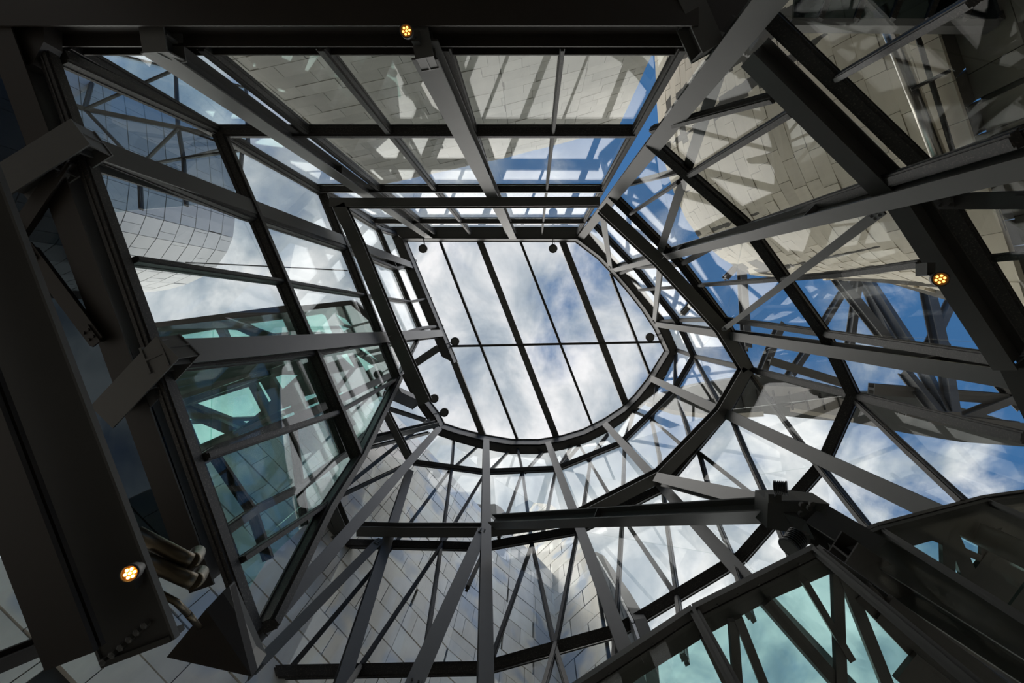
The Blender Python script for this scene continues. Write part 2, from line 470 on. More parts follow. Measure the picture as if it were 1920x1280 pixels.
# bars on the north-east facets
for b, w in (([(1225, 240, 11.3), (1455, 178, 7.6)], .17), ([(1293, 326, 11.9), (1490, 205, 7.6)], .17), ([(1155, 350, L2), (1275, 318, L1 + .2)], .12),
             ([(1185, 398, L2 - .3), (1275, 338, L1 + .2)], .12), ([(1201, 543, 24.5), (1310, 534, L2), (1440, 524, 12.6), (1590, 512, 9.7), (1735, 492, 7.4)], .15),
             ([(1160, 513, 28), (1193, 500, L3), (1280, 494, L2), (1400, 425, L1), (1640, 345, 7.2), (1920, 255, 4.8)], .22),
             ([(1233, 603, 28), (1275, 600, L3), (1360, 598, L2), (1545, 624, L1), (1870, 672, 7.0)], .22),
             ([(1266, 655, 28), (1303, 668, L3), (1407, 692, L2), (1602, 741, L1), (1930, 822, 7.6)], .24)):
    bar(b, w, wall_e)
# lower glazing east of the first level
LOW = [(1218, 260, 12), (1400, 420, 12), (1545, 622, 12), (1602, 740, 12)]
OUT = [(1430, 20, 7.6), (1735, 315, 7.6), (1925, 625, 7.6), (1990, 840, 7.6)]
for a, b in zip(OUT, OUT[1:]):
    mullion(P(*a), P(*b), DOWN + rin(P(*a)), .30, .3, wall_e, 'transom')
bar([(1563, 148, 7.6), (1840, -12, 4.4)], .13, wall_e)
bar([(1830, 486, 7.7), (2000, 470, 6.5)], .14, wall_e)
bar([(1735, 312, 7.6), (1930, 242, 5.9)], .2, wall_e)
OUT2 = [(1700, -200, 4.6), (2050, 160, 4.6), (2300, 670, 4.6)]
for a, b, c, d in zip(OUT, OUT[1:], OUT2[1:], OUT2):
    pane([P(*a), P(*b), P(*c)], COATED, wall_e); pane([P(*a), P(*c), P(*d)], COATED, wall_e)

# ------------------------------------------------------------------ skylight
ceiling = structure('ceiling', (0, 1, 29 + CAM_Z))
IN = [(763, 452), (1079, 453), (1120, 484), (1143, 508), (1173, 542), (1203, 580), (1227, 617), (1246, 657), (1213, 711), (1190, 740),
      (1165, 764), (1133, 785), (1093, 805), (1053, 817), (1010, 824), (960, 824), (907, 815), (863, 804), (833, 794), (823, 774), (800, 744), (773, 694)]
OUTR = [(728, 425), (1095, 425), (1133, 458), (1160, 490), (1190, 522), (1222, 562), (1248, 602), (1272, 657), (1238, 725), (1210, 757),
        (1180, 783), (1144, 808), (1100, 830), (1056, 843), (1012, 851), (958, 851), (902, 841), (855, 828), (818, 815), (800, 785), (777, 752), (752, 702)]
def lx(x453, y): return x453 + 0.39 * (y - 453)
HG = 28.75
ringclip = [((a[0] + b[0]) / 2, (a[1] + b[1]) / 2) for a, b in zip(IN, OUTR)]
lines = [690, 763, 825, 900, 976, 1055, 1122, 1195]
for a, b in zip(lines, lines[1:]):
    for y0, y1 in ((425, 648), (648, 860)):
        q = clip([(lx(a, y0), y0), (lx(b, y0), y0), (lx(b, y1), y1), (lx(a, y1), y1)], ringclip)
        if q: pane([P(x, y, HG) for x, y in q], ROOFGL, ceiling)
def seg_in(x453, y0, y1): return P(lx(x453, y0), y0, 28.55), P(lx(x453, y1), y1, 28.55)
for x, w, y0, y1, nm in ((825, .15, 445, 830, 'glazing_bar'), (900, .40, 445, 828, 'rafter'), (976, .15, 445, 804, 'glazing_bar'), (1055, .42, 445, 772, 'rafter'),
                     (1122, .14, 512, 712, 'glazing_bar'), (763, .38, 660, 822, 'rafter')):
    A, B = seg_in(x, y0, y1)
    m = MB().bar(A, B, DOWN, -w / 2, w / 2, -.3, 0)
    if nm == 'rafter': m.bar(A, B, DOWN, -w * .18, w * .18, -.55, -.3)
    m.build(nm, STEEL if nm == 'rafter' else MULL, ceiling)
MB().bar(P(845, 649, 28.4), P(1240, 641, 28.4), DOWN, -.07, .07, -.12, 0).build('glazing_bar', MULL, ceiling)

# ------------------------------------------------------------------ roof ring
def ring_piece(name, label, ins, outs, mat=STEEL_D):
    t = thing(name, label, 'beam', P(*ins[0], 27.5))
    hb, ht = 27.4, 28.5
    web, soff, lip = MB(), MB(), MB()
    for (a, b), (c, d) in zip(zip(ins, ins[1:]), zip(outs, outs[1:])):
        ia, ib = P(*a, ht), P(*b, ht); oa, ob = P(*c, hb), P(*d, hb)
        dn = Vector((0, 0, hb - ht)); th = Vector((0, 0, .08))
        soff.box8([ia + dn, oa, oa + th, ia + dn + th, ib + dn, ob, ob + th, ib + dn + th])
        ra = horiz(oa - ia) * .06; rb = horiz(ob - ib) * .06
        web.box8([ia, ia + ra, ia + ra + dn, ia + dn, ib, ib + rb, ib + rb + dn, ib + dn])
        lip.box8([ia - ra * 1.0, ia + ra * 4, ia + ra * 4 - th, ia - ra - th, ib - rb, ib + rb * 4, ib + rb * 4 - th, ib - rb - th])
        up = Vector((0, 0, ht - hb)); 
        web.box8([oa, oa - ra, oa - ra + up, oa + up, ob, ob - rb, ob - rb + up, ob + up])
    soff.build('soffit', mat, t); web.build('web', mat, t); lip.build('lip', STEEL, t)
    return t
ring_piece('roof_beam', 'straight dark edge beam under the skylight facing the limestone wall', IN[0:2], OUTR[0:2])
ring_piece('ring_beam', 'curved roof ring beam wrapping the rounded end of the skylight', IN[1:], OUTR[1:])
ring_piece('roof_beam', 'slanting edge beam along the skylight with a cut free end', [(763, 452), (857, 677)], [(728, 428), (828, 668)])
i_beam('tie_beam', 'short tie joining the cut roof edge beam to the curved ring', P(768, 688, 26.9), P(822, 652, 27.3), DOWN, .42, .3)
box_beam('tie_beam', 'stubby bracket below the short roof tie beside the raked glass end', P(742, 742, 25.0), P(782, 760, 26.8), DOWN, .7, .4)
i_beam('tie_beam', 'thin tie from the raked glass end to the roof ring foot', P(724, 766, 24.5), P(800, 790, 27.2), DOWN, .2, .2)

# ------------------------------------------------------------------ columns
def column(label, top, bot, w, d, n=None, htop=TOP, plates=(.35, .6), hbot=None):
    rt = math.hypot(top[0] - VX, top[1] - VY); rb = math.hypot(bot[0] - VX, bot[1] - VY)
    A, B = P(*bot, htop * rt / rb), P(*top, htop)
    if hbot is not None: A = A + (A - B) * ((A.z - CAM_Z - hbot) / (B.z - A.z))
    if n is None: n = rin(A, B)
    return i_beam('steel_column', label, A, B, n, w, d, STEEL, .035, .03, 'column', None, 0, plates)
NV = Vector((0, 1, 0))
column('grey steel column on the limestone side, nearest the glass corner post', (805, 447), (288, 100), .44, .34, NV)
column('grey steel column in the middle of the limestone side, amber lamp at its foot', (962, 448), (796, 112), .44, .34, NV)
column('grey steel column where the straight limestone side turns into the rounded side', (1088, 447), (1452, -10), .40, .34, horiz((-.5, .85)), hbot=-1.55)
column('steel column crossing in front of the curved titanium drum', (774, 497), (140, 262), .44, .34, win)
column('steel column ending at the cut roof beam, in front of the green wing', (830, 624), (308, 660), .42, .34, win)
column('steel column reaching toward the pale limestone with the pipe, first on the rounded side', (1150, 507), (1960, 306), .28, .42, horiz((-.75, .75)), hbot=-1.55)
column('steel column toward the blue sky and lattice tower, second on the rounded side', (1228, 608), (1960, 722), .30, .42, horiz((-1, .15)), hbot=-1.55)
column('slim grey column running to the right hand glass box', (1220, 709), (1775, 972), .36, .25, hbot=-1.55)
column('slim column crossing behind the knuckle of the raking tie', (1133, 793), (1430, 1118), .36, .25, hbot=-1.55)
column('slim column crossing the right edge of the titanium facade', (1027, 828), (1183, 1245), .34, .25, hbot=-1.55)
column('slim column standing upright in the middle of the curved glass', (912, 822), (912, 1300), .36, .25, hbot=-1.55)
column('slim column leaning along the raked glass end to the sill', (826, 800), (492, 1180), .36, .25)
column('slim column between the raked end column and the twin bolted struts', (770, 880), (640, 1290), .36, .28, None, 23.0, hbot=-1.55)
# raking struts in front of the south glass
strut('bolted raking strut rising to the junction in the middle of the curved glass', P(772, 1292, 9.6), P(906, 992, 16.6), Vector((.2, -1, -.3)), .40, .3, STEEL, 'raking_strut')
strut('thin raking strut crossing the titanium facade to the lower sill', P(470, 1258, 10.6), P(712, 1012, 16.6), Vector((.3, -1, -.3)), .30, .25, STEEL, 'raking_strut')

# ------------------------------------------------------------------ inner ring beams
def seg(label, a, b, w=.40, d=.35, h=17.0, h2=None, mat=STEEL, name='tie_beam'):
    return i_beam(name, label, P(*a, h), P(*b, h2 or h), DOWN, w, d, mat)
seg('short stub of cross beam beyond the corner column of the limestone side', (617, 379), (712, 379), .34)
seg('cross beam between the left and middle columns of the limestone side', (712, 379), (925, 378), .34)
seg('cross beam between the middle and right columns of the limestone side', (925, 378), (1125, 377), .34)
seg('cross beam from the glass corner to the drum side column', (634, 384), (668, 456), .46)
seg('cross beam between the two columns of the green wing side', (668, 456), (738, 627), .46)
seg('cross beam running from the wing column to a free squared end under the ring', (738, 627), (796, 756), .46)
seg('ring beam segment from the limestone corner column to the pipe side column', (1130, 388), (1238, 488), .44, .4)
seg('ring beam segment between the two heavy columns of the rounded side', (1238, 488), (1354, 614), .44, .4)
seg('ring beam segment from the lattice tower column to the kink', (1354, 614), (1403, 693), .42, .4)
seg('ring beam segment from the kink down to the slim column', (1403, 693), (1355, 775), .42, .4)
seg('ring beam segment between the two slim columns above the raking arm', (1355, 775), (1240, 893), .42, .4)
seg('ring beam segment passing behind the long raking tie', (1240, 893), (1085, 972), .42, .4)
seg('ring beam segment above the titanium facade on the right of the upright column', (1085, 974), (912, 998), .40, .4)
seg('ring beam segment above the titanium facade on the left of the upright column', (912, 998), (745, 998), .38, .4)
seg('short ring beam end stub beside the raked end column', (745, 998), (668, 996), .38, .4)
seg('low beam from the raked end column back to the glass end', (640, 1006), (556, 1042), .30, .3)
seg('stub beam dropping from the glass end to the raked end column', (600, 902), (640, 996), .42, .4, 17.2)
seg('thin stub beam beside the thicker stub at the glass end', (596, 950), (628, 1008), .26, .3, 17.2)
seg('upper brace from the glass end across to the roof ring foot', (683, 831), (822, 796), .30, .3, 20.5, 26.8)
seg('dark brace falling from the roof tie past the raked end column', (722, 775), (770, 868), .34, .3, 22.5)
seg('thin brace under the upper brace at the glass end', (672, 846), (806, 812), .14, .15, 20.5, 26.6)
seg('thin sloping bar crossing the upper titanium panels, upper of the pair', (636, 922), (806, 786), .16, .15, 18.4, 26.6)
seg('thin sloping bar crossing the upper titanium panels, lower of the pair', (636, 932), (770, 868), .14, .15, 18.4, 22.5)

# bracing between the columns of the rounded side
strut('long channel brace from the limestone corner column down to the ring beam', P(1356, 112, 8.6), P(1238, 470, 17.0), Vector((-.5, .6, -.5)), .26, .2)
strut('short upright brace below the limestone corner column', P(1128, 396, 17.2), P(1144, 502, 26.0), Vector((-.5, .6, -.5)), .28, .2)
strut('short upright brace between the pipe side column and the next', P(1237, 496, 17.2), P(1226, 604, 26.0), Vector((-.8, .3, -.5)), .30, .2)
strut('long brace rising from the lattice side column toward the pale limestone', P(1652, 396, 7.2), P(1356, 618, 16.8), Vector((-.6, .4, -.6)), .17, .15)
strut('dark strut at the frame edge beyond the heavy knee beam', P(1752, 378, 6.8), P(1960, 375, 5.6), Vector((-.4, .4, -.7)), .24, .2, STEEL_D)

# heavy lower knee beams of the rounded side
i_beam('knee_beam', 'heavy dark knee beam from the limestone corner to the pipe side column', P(1400, 112, 6.9), P(1660, 370, 6.9), (DOWN * .25 + Vector((-.7, .7, 0))), .30, .42, STEEL_D)
i_beam('knee_beam', 'heavy dark knee beam with the amber lamp beside the blue sky', P(1683, 388, 6.7), P(1884, 694, 6.7), (DOWN * .25 + Vector((-.8, .5, 0))), .30, .42, STEEL_D)
i_beam('knee_beam', 'heavy dark knee beam leaving the picture below the lattice tower', P(1896, 690, 6.7), P(1990, 880, 6.7), (DOWN * .25 + Vector((-.8, .4, 0))), .30, .42, STEEL_D)

# raking tree: two ties and an arm meeting in a knuckle
knuckle = P(1495, 958, 8.4)
i_beam('raking_tie', 'long dark raking tie from the upright column to the knuckle joint', P(922, 986, 15.6), P(1492, 968, 8.4), Vector((0, .30, -.95)), .40, .32, STEEL, plates=(.5,))
i_beam('raking_tie', 'tapering raking tie from the ring beam to the knuckle joint', P(1228, 893, 16.3), P(1478, 950, 8.7), Vector((-.2, -.4, -.8)), .34, .35, STEEL)
kn = thing('knuckle_joint', 'steel knuckle joint where two raking ties meet the big arm', 'joint', knuckle)
MB().prism([P(1440, 938, 8.5), P(1502, 938, 8.2), P(1556, 945, 7.9), P(1530, 1010, 7.9), P(1490, 1000, 8.2), P(1438, 990, 8.5)], Vector((0, 0, .5))).build('plate', STEEL_D, kn)
MB().prism([P(1470, 962, 8.3), P(1510, 975, 7.9), P(1528, 1012, 7.7), P(1500, 1003, 8.0)], Vector((0, 0, .3))).build('gusset', STEEL_D, kn)
for x, y in ((1502, 945), (1516, 951), (1500, 962), (1520, 943)):
    MB().lathe(P(x, y, 8.05), DOWN, [(0, .05), (.06, .05)], 6).build('bolt', STEEL_D, kn)
i_beam('raking_beam', 'broad dark raking beam descending from the knuckle to the frame corner', P(1528, 960, 8.0), P(2000, 1245, 5.6), Vector((.25, -.35, -.85)), .56, .5, STEEL, plates=(.3,))

i_beam('filler_beam', 'added black filler beam closing the gap under the broad raking beam', P(1592, 1046, 7.0), P(2010, 1318, 7.0), DOWN, .55, .4, BRONZE)  # added dark filler hiding the sky gap below the raking beam
# ------------------------------------------------------------------ dark floor girders
i_beam('floor_girder', 'black floor girder across the top edge, carrying the column feet', P(-40, 22, 7.3), P(1310, 22, 7.3), DOWN, .44, .6, BRONZE)
i_beam('sill_beam', 'dark sill beam right under the limestone side glass', P(80, 66, 7.95), P(1288, 66, 7.95), DOWN, .26, .4, BRONZE)
for lab, a, b, h0, h1, w in (
  ('bracket arm holding the column nearest the glass corner post', (264, -70), (290, 98), 7.3, 7.5, .40),
  ('bracket arm holding the middle column beside the amber lamp', (762, -70), (796, 108), 7.3, 7.4, .30),
  ('broad bracket arm holding the limestone corner column', (1272, -60), (1338, 88), 7.2, 7.4, .40),
  ('bracket arm holding the column in front of the titanium drum', (-10, 346), (150, 246), 6.95, 7.1, .50),
  ('bracket arm holding the column in front of the green wing', (190, 782), (314, 650), 6.95, 6.9, .48)):
    i_beam('column_bracket', lab, P(*a, h0), P(*b, h1), DOWN, w, .45, STEEL, cat='bracket', plates=(.55, .98))
i_beam('floor_girder', 'brown girder with a bright web strip along the wing side', P(-130, -290, 7.35), P(378, 1104, 7.35), DOWN, .42, .7, BRONZE)
for lab, poly, hh_ in (('black gallery floor slab above the top edge girder', [(-500, -500), (1420, -500), (1440, -30), (1395, 70), (1300, 45), (-500, 45)], 7.95),
                     ('black gallery floor slab in the upper left corner', [(-500, -300), (75, -300), (82, 78), (60, 120), (10, 130), (-500, 130)], 7.5)):
    t = thing('floor_slab', lab, 'slab', P(*poly[1], hh_))
    MB().prism([P(x, y, hh_) for x, y in poly], Vector((0, 0, .3))).build('soffit', BRONZE, t)
gb = thing('box_girder', 'wide grey box girder with a row of bolts near its end', 'girder', P(120, 850, 3.2))
A_, B_ = P(-110, 250, 3.2), P(262, 1222, 3.2)
MB().bar(A_, B_, DOWN, -.26, .26, -.03, 0).build('soffit', STEEL_D, gb)
MB().bar(A_, B_, DOWN, -.28, -.26, -.03, .015).build('flange', STEEL, gb)
MB().bar(A_, B_, DOWN, .26, .28, -.03, .015).build('flange', STEEL, gb)
MB().bar(B_ - (B_ - A_).normalized() * .04, B_, DOWN, -.26, .26, -.1, .03).build('end_plate', STEEL_D, gb)
for x, y in ((200, 1235), (217, 1222), (233, 1208), (249, 1193), (263, 1180), (277, 1167)):
    MB().lathe(P(x, y, 3.2), DOWN, [(0, .026), (.035, .026), (.042, .016)], 6).build('bolt', STEEL, gb)
i_beam('floor_girder', 'near black girder in the lower left corner beside the box girder', P(-250, 250, 2.9), P(130, 1240, 2.9), DOWN, .34, .08, BRONZE)
hp = thing('haunch_plate', 'brown triangular haunch plate below the end of the sill', 'plate', P(400, 1200, 5.6))
MB().prism([P(312, 1232, 5.5), P(386, 1142, 5.5), P(428, 1098, 5.8), P(472, 1268, 5.5)], Vector((0, 0, .12))).build('plate', BRONZE, hp)
MB().prism([P(386, 1142, 5.52), P(430, 1098, 5.8), P(492, 1236, 6.4), P(472, 1268, 5.52)], Vector((0, 0, .1))).build('web', STEEL, hp)  # paler steel puts the lit look of this strip into its colour
strut('diagonal brace in the dark gap between box girder and brown girder', P(46, 462, 7.2), P(180, 640, 7.2), DOWN, .24, .2, BRONZE)
strut('diagonal brace high in the dark gap beside the first wing bracket', P(20, 448, 7.2), P(120, 300, 7.2), DOWN, .24, .2, BRONZE)
i_beam('tie_beam', 'dark cross tie at the bottom left corner below the girders', P(-30, 1262, 5.0), P(140, 1192, 5.6), DOWN, .16, .2, BRONZE)
for lab, pts, r in (('upper brass conduit with an elbow beside the box girder', [(255, 1000, 4.5), (345, 1047, 4.55), (356, 1051, 4.58), (362, 1050, 4.68), (367, 1044, 4.8), (370, 1036, 4.95)], .072),
                    ('lower brass conduit with an elbow beside the box girder', [(262, 1045, 4.4), (350, 1085, 4.45), (361, 1089, 4.48), (367, 1088, 4.58), (372, 1082, 4.7), (376, 1074, 4.85)], .072),
                    ('thin brass conduit curving below the two thick conduits', [(300, 1112, 4.3), (330, 1128, 4.35), (352, 1150, 4.5), (374, 1176, 5.45)], .03)):
    t = thing('conduit', lab, 'pipe', P(*pts[0]))
    MB().tube([P(*p) for p in pts[:3]], r, 14).build('pipe', BRASS, t, True)
    MB().tube([P(*p) for p in (pts[2:] if len(pts) > 4 else pts[-2:])], r * 1.06, 14).build('elbow', BRASS, t, True)

# ------------------------------------------------------------------ lamps
def spot(label, x, y, h, r, aim, bracket, strength=AMBER):
    c = P(x, y, h); aim = aim.normalized()
    t = thing('spotlight', label, 'lamp', c)
    MB().lathe(c, aim, [(-r * 2.2, r * .45), (-r * 2.0, r * .6), (-r * 1.1, r * .75), (-r * .9, r * .98), (0, r * 1.02), (r * .25, r * 1.02), (r * .25, r * .88), (0, r * .86), (-r * .1, 0.001)], 20).build('housing', BLACK, t, True)
    ln = MB().lathe(c, aim, [(-r * .08, r * .84), (r * .02, r * .84)], 20).build('reflector', principled('amber_reflector', (.55, .25, .05), .3, .7), t)
    a = aim.orthogonal().normalized(); b = aim.cross(a)
    for k in range(7):
        q = c + aim * r * .05
        if k: q = q + (a * math.cos(k * math.pi / 3) + b * math.sin(k * math.pi / 3)) * r * .48
        MB().lathe(q, aim, [(0, r * .17), (r * .1, r * .15), (r * .15, r * .05)], 10).build('bulb', strength, ln)
    B = P(*bracket)
    MB().bar(c - aim * r * 1.3, B, DOWN, -r * .25, r * .25, -r * .2, r * .2).build('bracket', BLACK, t)
    MB().bar(B - Vector((0, 0, r)), B + Vector((0, 0, r)), Vector((1, 0, 0)), -r * .9, r * .9, -r * .6, r * .6).build('junction_box', STEEL_D, t)
    return t
spot('lit amber spotlight on the top girder at the middle column foot', 762, 58, 6.9, .10, Vector((.1, .35, -1)), (782, 74, 7.36), emit('amber_led_a', (1, .45, .09), 4))
spot('lit amber spotlight on the heavy knee beam against blue sky', 1763, 523, 6.3, .10, Vector((-.5, .1, -1)), (1735, 505, 6.6), emit('amber_led_b', (1, .45, .09), 4))
spot('brightest amber spotlight clamped to the wide grey box girder', 244, 1074, 3.0, .055, Vector((.25, -.2, -1)), (258, 1084, 3.19), AMBER)
for lab, x, y, dx, dy in (('round floodlight on the skylight edge at the wing corner', 793, 466, 0, -14), ('round floodlight on the skylight edge beside the limestone columns', 1037, 466, 0, -14),
                  ('round floodlight on the rounded side of the skylight', 1219, 632, 12, -4), ('round floodlight on the cut roof edge beam', 853, 640, -14, 4),
                  ('round floodlight on the ring foot, upper of the close pair', 814, 747, -12, 4), ('round floodlight on the ring foot, lower of the close pair', 833, 773, -12, 2)):
    c = P(x, y, 27.0); t = thing('floodlight', lab, 'lamp', c)
    MB().lathe(c, DOWN, [(-.45, .10), (-.42, .16), (-.2, .24), (0, .26), (.03, .26), (.03, .22), (.01, .21)], 20).build('housing', BLACK, t, True)
    MB().lathe(c + DOWN * .005, DOWN, [(0, .215), (.012, .20)], 20).build('lens', LENS, t)
    e = P(x + dx * 1.9, y + dy * 1.9, 27.42)
    MB().tube([c + Vector((0, 0, .2)), c + Vector((0, 0, .5)), e], .022, 6).build('bracket', BLACK, t)
    MB().tube([c + Vector((.1, 0, .3)), (c + e) / 2 + Vector((.1, .05, .0)), e + Vector((0, 0, .1))], .012, 5).build('wire', BLACK, t)
def flood(label, x, y, h, aim, foot, r=.13):
    c = P(x, y, h); t = thing('floodlight', label, 'lamp', c); aim = aim.normalized()
    prof = [(-r * 1.6, r * .7)]
    for k in range(6):
        prof += [(-r * 1.5 + k * r * .24, r * .98), (-r * 1.4 + k * r * .24, r * .98), (-r * 1.38 + k * r * .24, r * .8), (-r * 1.28 + k * r * .24, r * .8)]
    prof += [(0, r), (r * .25, r * 1.05), (r * .25, r * .9)]
    MB().lathe(c, aim, prof, 18).build('housing', BLACK, t)
    MB().lathe(c + aim * r * .2, aim, [(0, r * .9), (.01, r * .86)], 18).build('lens', LENS, t)
    B = P(*foot)
    MB().bar(c - aim * r, B, aim, -r * .2, r * .2, -r * .1, r * .1).build('bracket', BLACK, t)
    MB().bar(B + Vector((-.12, 0, 0)), B + Vector((.12, 0, 0)), DOWN, -.08, .08, -.06, .06).build('base', STEEL_D, t)
flood('finned black floodlight on top of the knuckle joint', 1473, 915, 8.0, Vector((.8, -.1, -.5)), (1450, 932, 8.3), .12)
flood('black floodlight hanging below the knuckle joint', 1482, 1024, 7.0, Vector((-.8, .4, -.5)), (1502, 1008, 7.6), .16)

# ------------------------------------------------------------------ exterior: block walls
def unit_mesh(name, mat, bev=0.0):
    bm = bmesh.new(); bmesh.ops.create_cube(bm, size=1)
    me = bpy.data.meshes.new(name); bm.to_mesh(me); bm.free(); me.materials.append(mat); return me
def in_view(p, m=60):
    h = p.z - CAM_Z
    if h < 1: return False
    x, y = VX + p.x / h * F, VY + p.y / h * F
    return -m < x < 1920 + m and -m < y < 1280 + m
def course_wall(owner, plan, z0, z1, ch, ln, mesh, name, th=.12, gap=.016, gapl=None, stag=.5, keep=None, jit=.012, zfun=None, cap=300):
    # plan: list of XY points; the outward face looks to the origin
    segs = []; s = 0
    for a, b in zip(plan, plan[1:]):
        l = math.hypot(b[0] - a[0], b[1] - a[1]); segs.append((s, l, a, b)); s += l
    total = s; made = []
    rows = int(round((z1 - z0) / ch))
    for r in range(rows):
        zc = z1 - (r + .5) * ch
        pos = -(ln * stag if r % 2 else 0) - random.random() * .12
        while pos < total:
            L = ln * random.uniform(.9, 1.12)
            a0, a1 = max(pos, 0), min(pos + L, total); pos += L
            if a1 - a0 < .15: continue
            for (s0, l, a, b) in segs:            # split at the bends
                q0, q1 = max(a0, s0), min(a1, s0 + l)
                if q1 - q0 < .10: continue
                m = ((q0 + q1) / 2 - s0) / l
                p = Vector((a[0] + (b[0] - a[0]) * m, a[1] + (b[1] - a[1]) * m, zc))
                if not in_view(p): continue
                if zfun and not zfun(p): continue
                if keep and not keep(p): continue
                made.append((p, math.atan2(b[1] - a[1], b[0] - a[0]), q1 - q0))
    made.sort(key=lambda m: m[0].length)
    for p, an, L in made[:cap]:
        o = link(name, mesh, None, owner)
        nrm = Vector((-math.sin(an), math.cos(an), 0))
        o.location = p + nrm * random.uniform(-jit, jit)
        o.rotation_euler = (0, 0, an)
        o.scale = (L - (gap if gapl is None else gapl), th, ch - gap)
    return len(made)
def backing(owner, plan, z0, z1, off, th, mat, name='wall_core'):
    m = MB()
    for a, b in zip(plan, plan[1:]):
        d = Vector((b[0] - a[0], b[1] - a[1], 0)).normalized(); nn = Vector((-d.y, d.x, 0))
        mid = Vector(((a[0] + b[0]) / 2, (a[1] + b[1]) / 2, 0))
        if nn.dot(mid) < 0: nn = -nn
        A, B = Vector((a[0], a[1], 0)), Vector((b[0], b[1], 0))
        m.box8([A + nn * off + Vector((0, 0, z0)), A + nn * (off + th) + Vector((0, 0, z0)), A + nn * (off + th) + Vector((0, 0, z1)), A + nn * off + Vector((0, 0, z1)),
                B + nn * off + Vector((0, 0, z0)), B + nn * (off + th) + Vector((0, 0, z0)), B + nn * (off + th) + Vector((0, 0, z1)), B + nn * off + Vector((0, 0, z1))])
    return m.build(name, mat, owner)
def plan_px(pts, h): return [(((x - VX) / F * h), ((y - VY) / F * h)) for x, y in pts]
stone_me = unit_mesh('stone_block', STONE); stone_g = unit_mesh('stone_block', STONE_G); stone_d = unit_mesh('stone_block', STONE_D)
# long limestone building behind the straight glazed side
HB = 25.0
pl = plan_px([(700, 348), (718, 344), (960, 291), (1070, 262), (1160, 235)], HB)
lb = thing('limestone_building', 'long pale limestone building with plain coursed blocks behind the straight glazed side', 'building', (pl[1][0], pl[1][1], 0))
backing(lb, pl, 0, HB + CAM_Z, .05, .6, JOINT)
course_wall(lb, pl, 8, HB + CAM_Z, .62, 1.35, stone_g, 'stone_block')
# rounded limestone building on the far right
HC, HL0 = 25.0, 9.5
TOPC = [(1226, 60), (1229, 150), (1233, 225), (1240, 285), (1266, 370), (1285, 408), (1304, 441), (1334, 471), (1374, 499), (1404, 515), (1460, 523), (1520, 523), (1603, 519), (1714, 512), (1900, 500)]
BOTC = [(1660, -240), (1695, -135), (1720, -60), (1745, 15), (1788, 150), (1806, 205), (1823, 258), (1842, 318), (1862, 380), (1874, 415), (1890, 463), (1904, 505), (1922, 560), (1945, 630), (1990, 770)]
rb_ = thing('limestone_building', 'rounded warm limestone building carrying a steel downpipe', 'building', P(*BOTC[4], 0))
PT = [P(x, y, HC) for x, y in TOPC]; PBt = [P(x, y, HL0) for x, y in BOTC]
cum = [0]
for i in range(len(PT) - 1): cum.append(cum[-1] + ((PT[i + 1] - PT[i]).length + (PBt[i + 1] - PBt[i]).length) / 2)
def loft(s_, t_):
    i = max(k for k in range(len(cum) - 1) if cum[k] <= s_ + 1e-9); m = min(1, (s_ - cum[i]) / (cum[i + 1] - cum[i]))
    return PT[i].lerp(PT[i + 1], m).lerp(PBt[i].lerp(PBt[i + 1], m), t_)
core = MB()
for i in range(len(cum) - 1):
    o = horiz((PT[i] + PT[i + 1]) / 2) * .06; o2 = horiz((PT[i] + PT[i + 1]) / 2) * .5
    q = [PT[i], PT[i + 1], PBt[i + 1], PBt[i]]
    core.box8([p + o for p in q] + [p + o2 for p in q])
core.build('wall_core', JOINT, rb_)
cand = []; rows = 23; g_ = .016
for r in range(rows):
    t0, t1 = r / rows, (r + 1) / rows; s_ = -(random.random() * .2 + (.6 if r % 2 else 0))
    while s_ < cum[-1]:
        L = 1.25 * random.uniform(.85, 1.15); a, b = max(s_ + g_ / 2, 0), min(s_ + L - g_ / 2, cum[-1]); s_ += L
        if b - a < .1: continue
        e = g_ / 2 / 16
        q = [loft(a, t0 + e), loft(b, t0 + e), loft(b, t1 - e), loft(a, t1 - e)]
        c = sum(q, Vector()) / 4
        if in_view(c, 40): cand.append((c.length, q))
cand.sort(key=lambda m: m[0])
far = MB()
for k, (l_, q) in enumerate(cand):
    nn = (q[1] - q[0]).cross(q[3] - q[0]).normalized()
    if nn.dot(q[0]) < 0: nn = -nn
    j = nn * random.uniform(-.012, .012)
    if k < 300: MB().prism([p + j for p in q], nn * .1).build('stone_block', STONE, rb_)
    else: far.prism([p + j for p in q], nn * .1)
if far.v: far.build('stone_block', STONE, rb_)['kind'] = 'stuff'
ZL = HL0 + CAM_Z
pe2 = [(p.x + .35, p.y - .12) for p in PBt]
lw = thing('limestone_wall', 'limestone wall recessed under the rounded building, shade put into its dark colour', 'wall', (pe2[4][0], pe2[4][1], 0))
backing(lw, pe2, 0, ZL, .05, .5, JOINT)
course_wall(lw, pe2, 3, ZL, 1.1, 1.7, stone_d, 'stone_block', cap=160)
pe = [(p.x, p.y) for p in PBt[3:7]]
# downpipe and cable rail on that wall
PE = Plane(.95, -.30, .95 * pe[2][0] - .30 * pe[2][1] - .35)
dp = thing('downpipe', 'polished steel downpipe fixed along the warm limestone wall', 'pipe', PE(1712, 170))
hh = PE.h(1712, 170)
MB().tube([P(1650, 15, hh), P(1758, 288, hh), P(1800, 394, hh)], .14, 18).build('pipe', CHROME, dp, True)
cr = thing('cable_rail', 'thin dark rail running beside the steel downpipe', 'rail', PE(1750, 170))
MB().tube([P(1715, 50, hh - .3), P(1785, 278, hh - .3), P(1815, 375, hh - .3)], .05, 8).build('rail', MULL, cr)
MB().tube([P(1708, 168, hh - .2), P(1782, 132, hh - .6)], .04, 8).build('arm', MULL, cr)
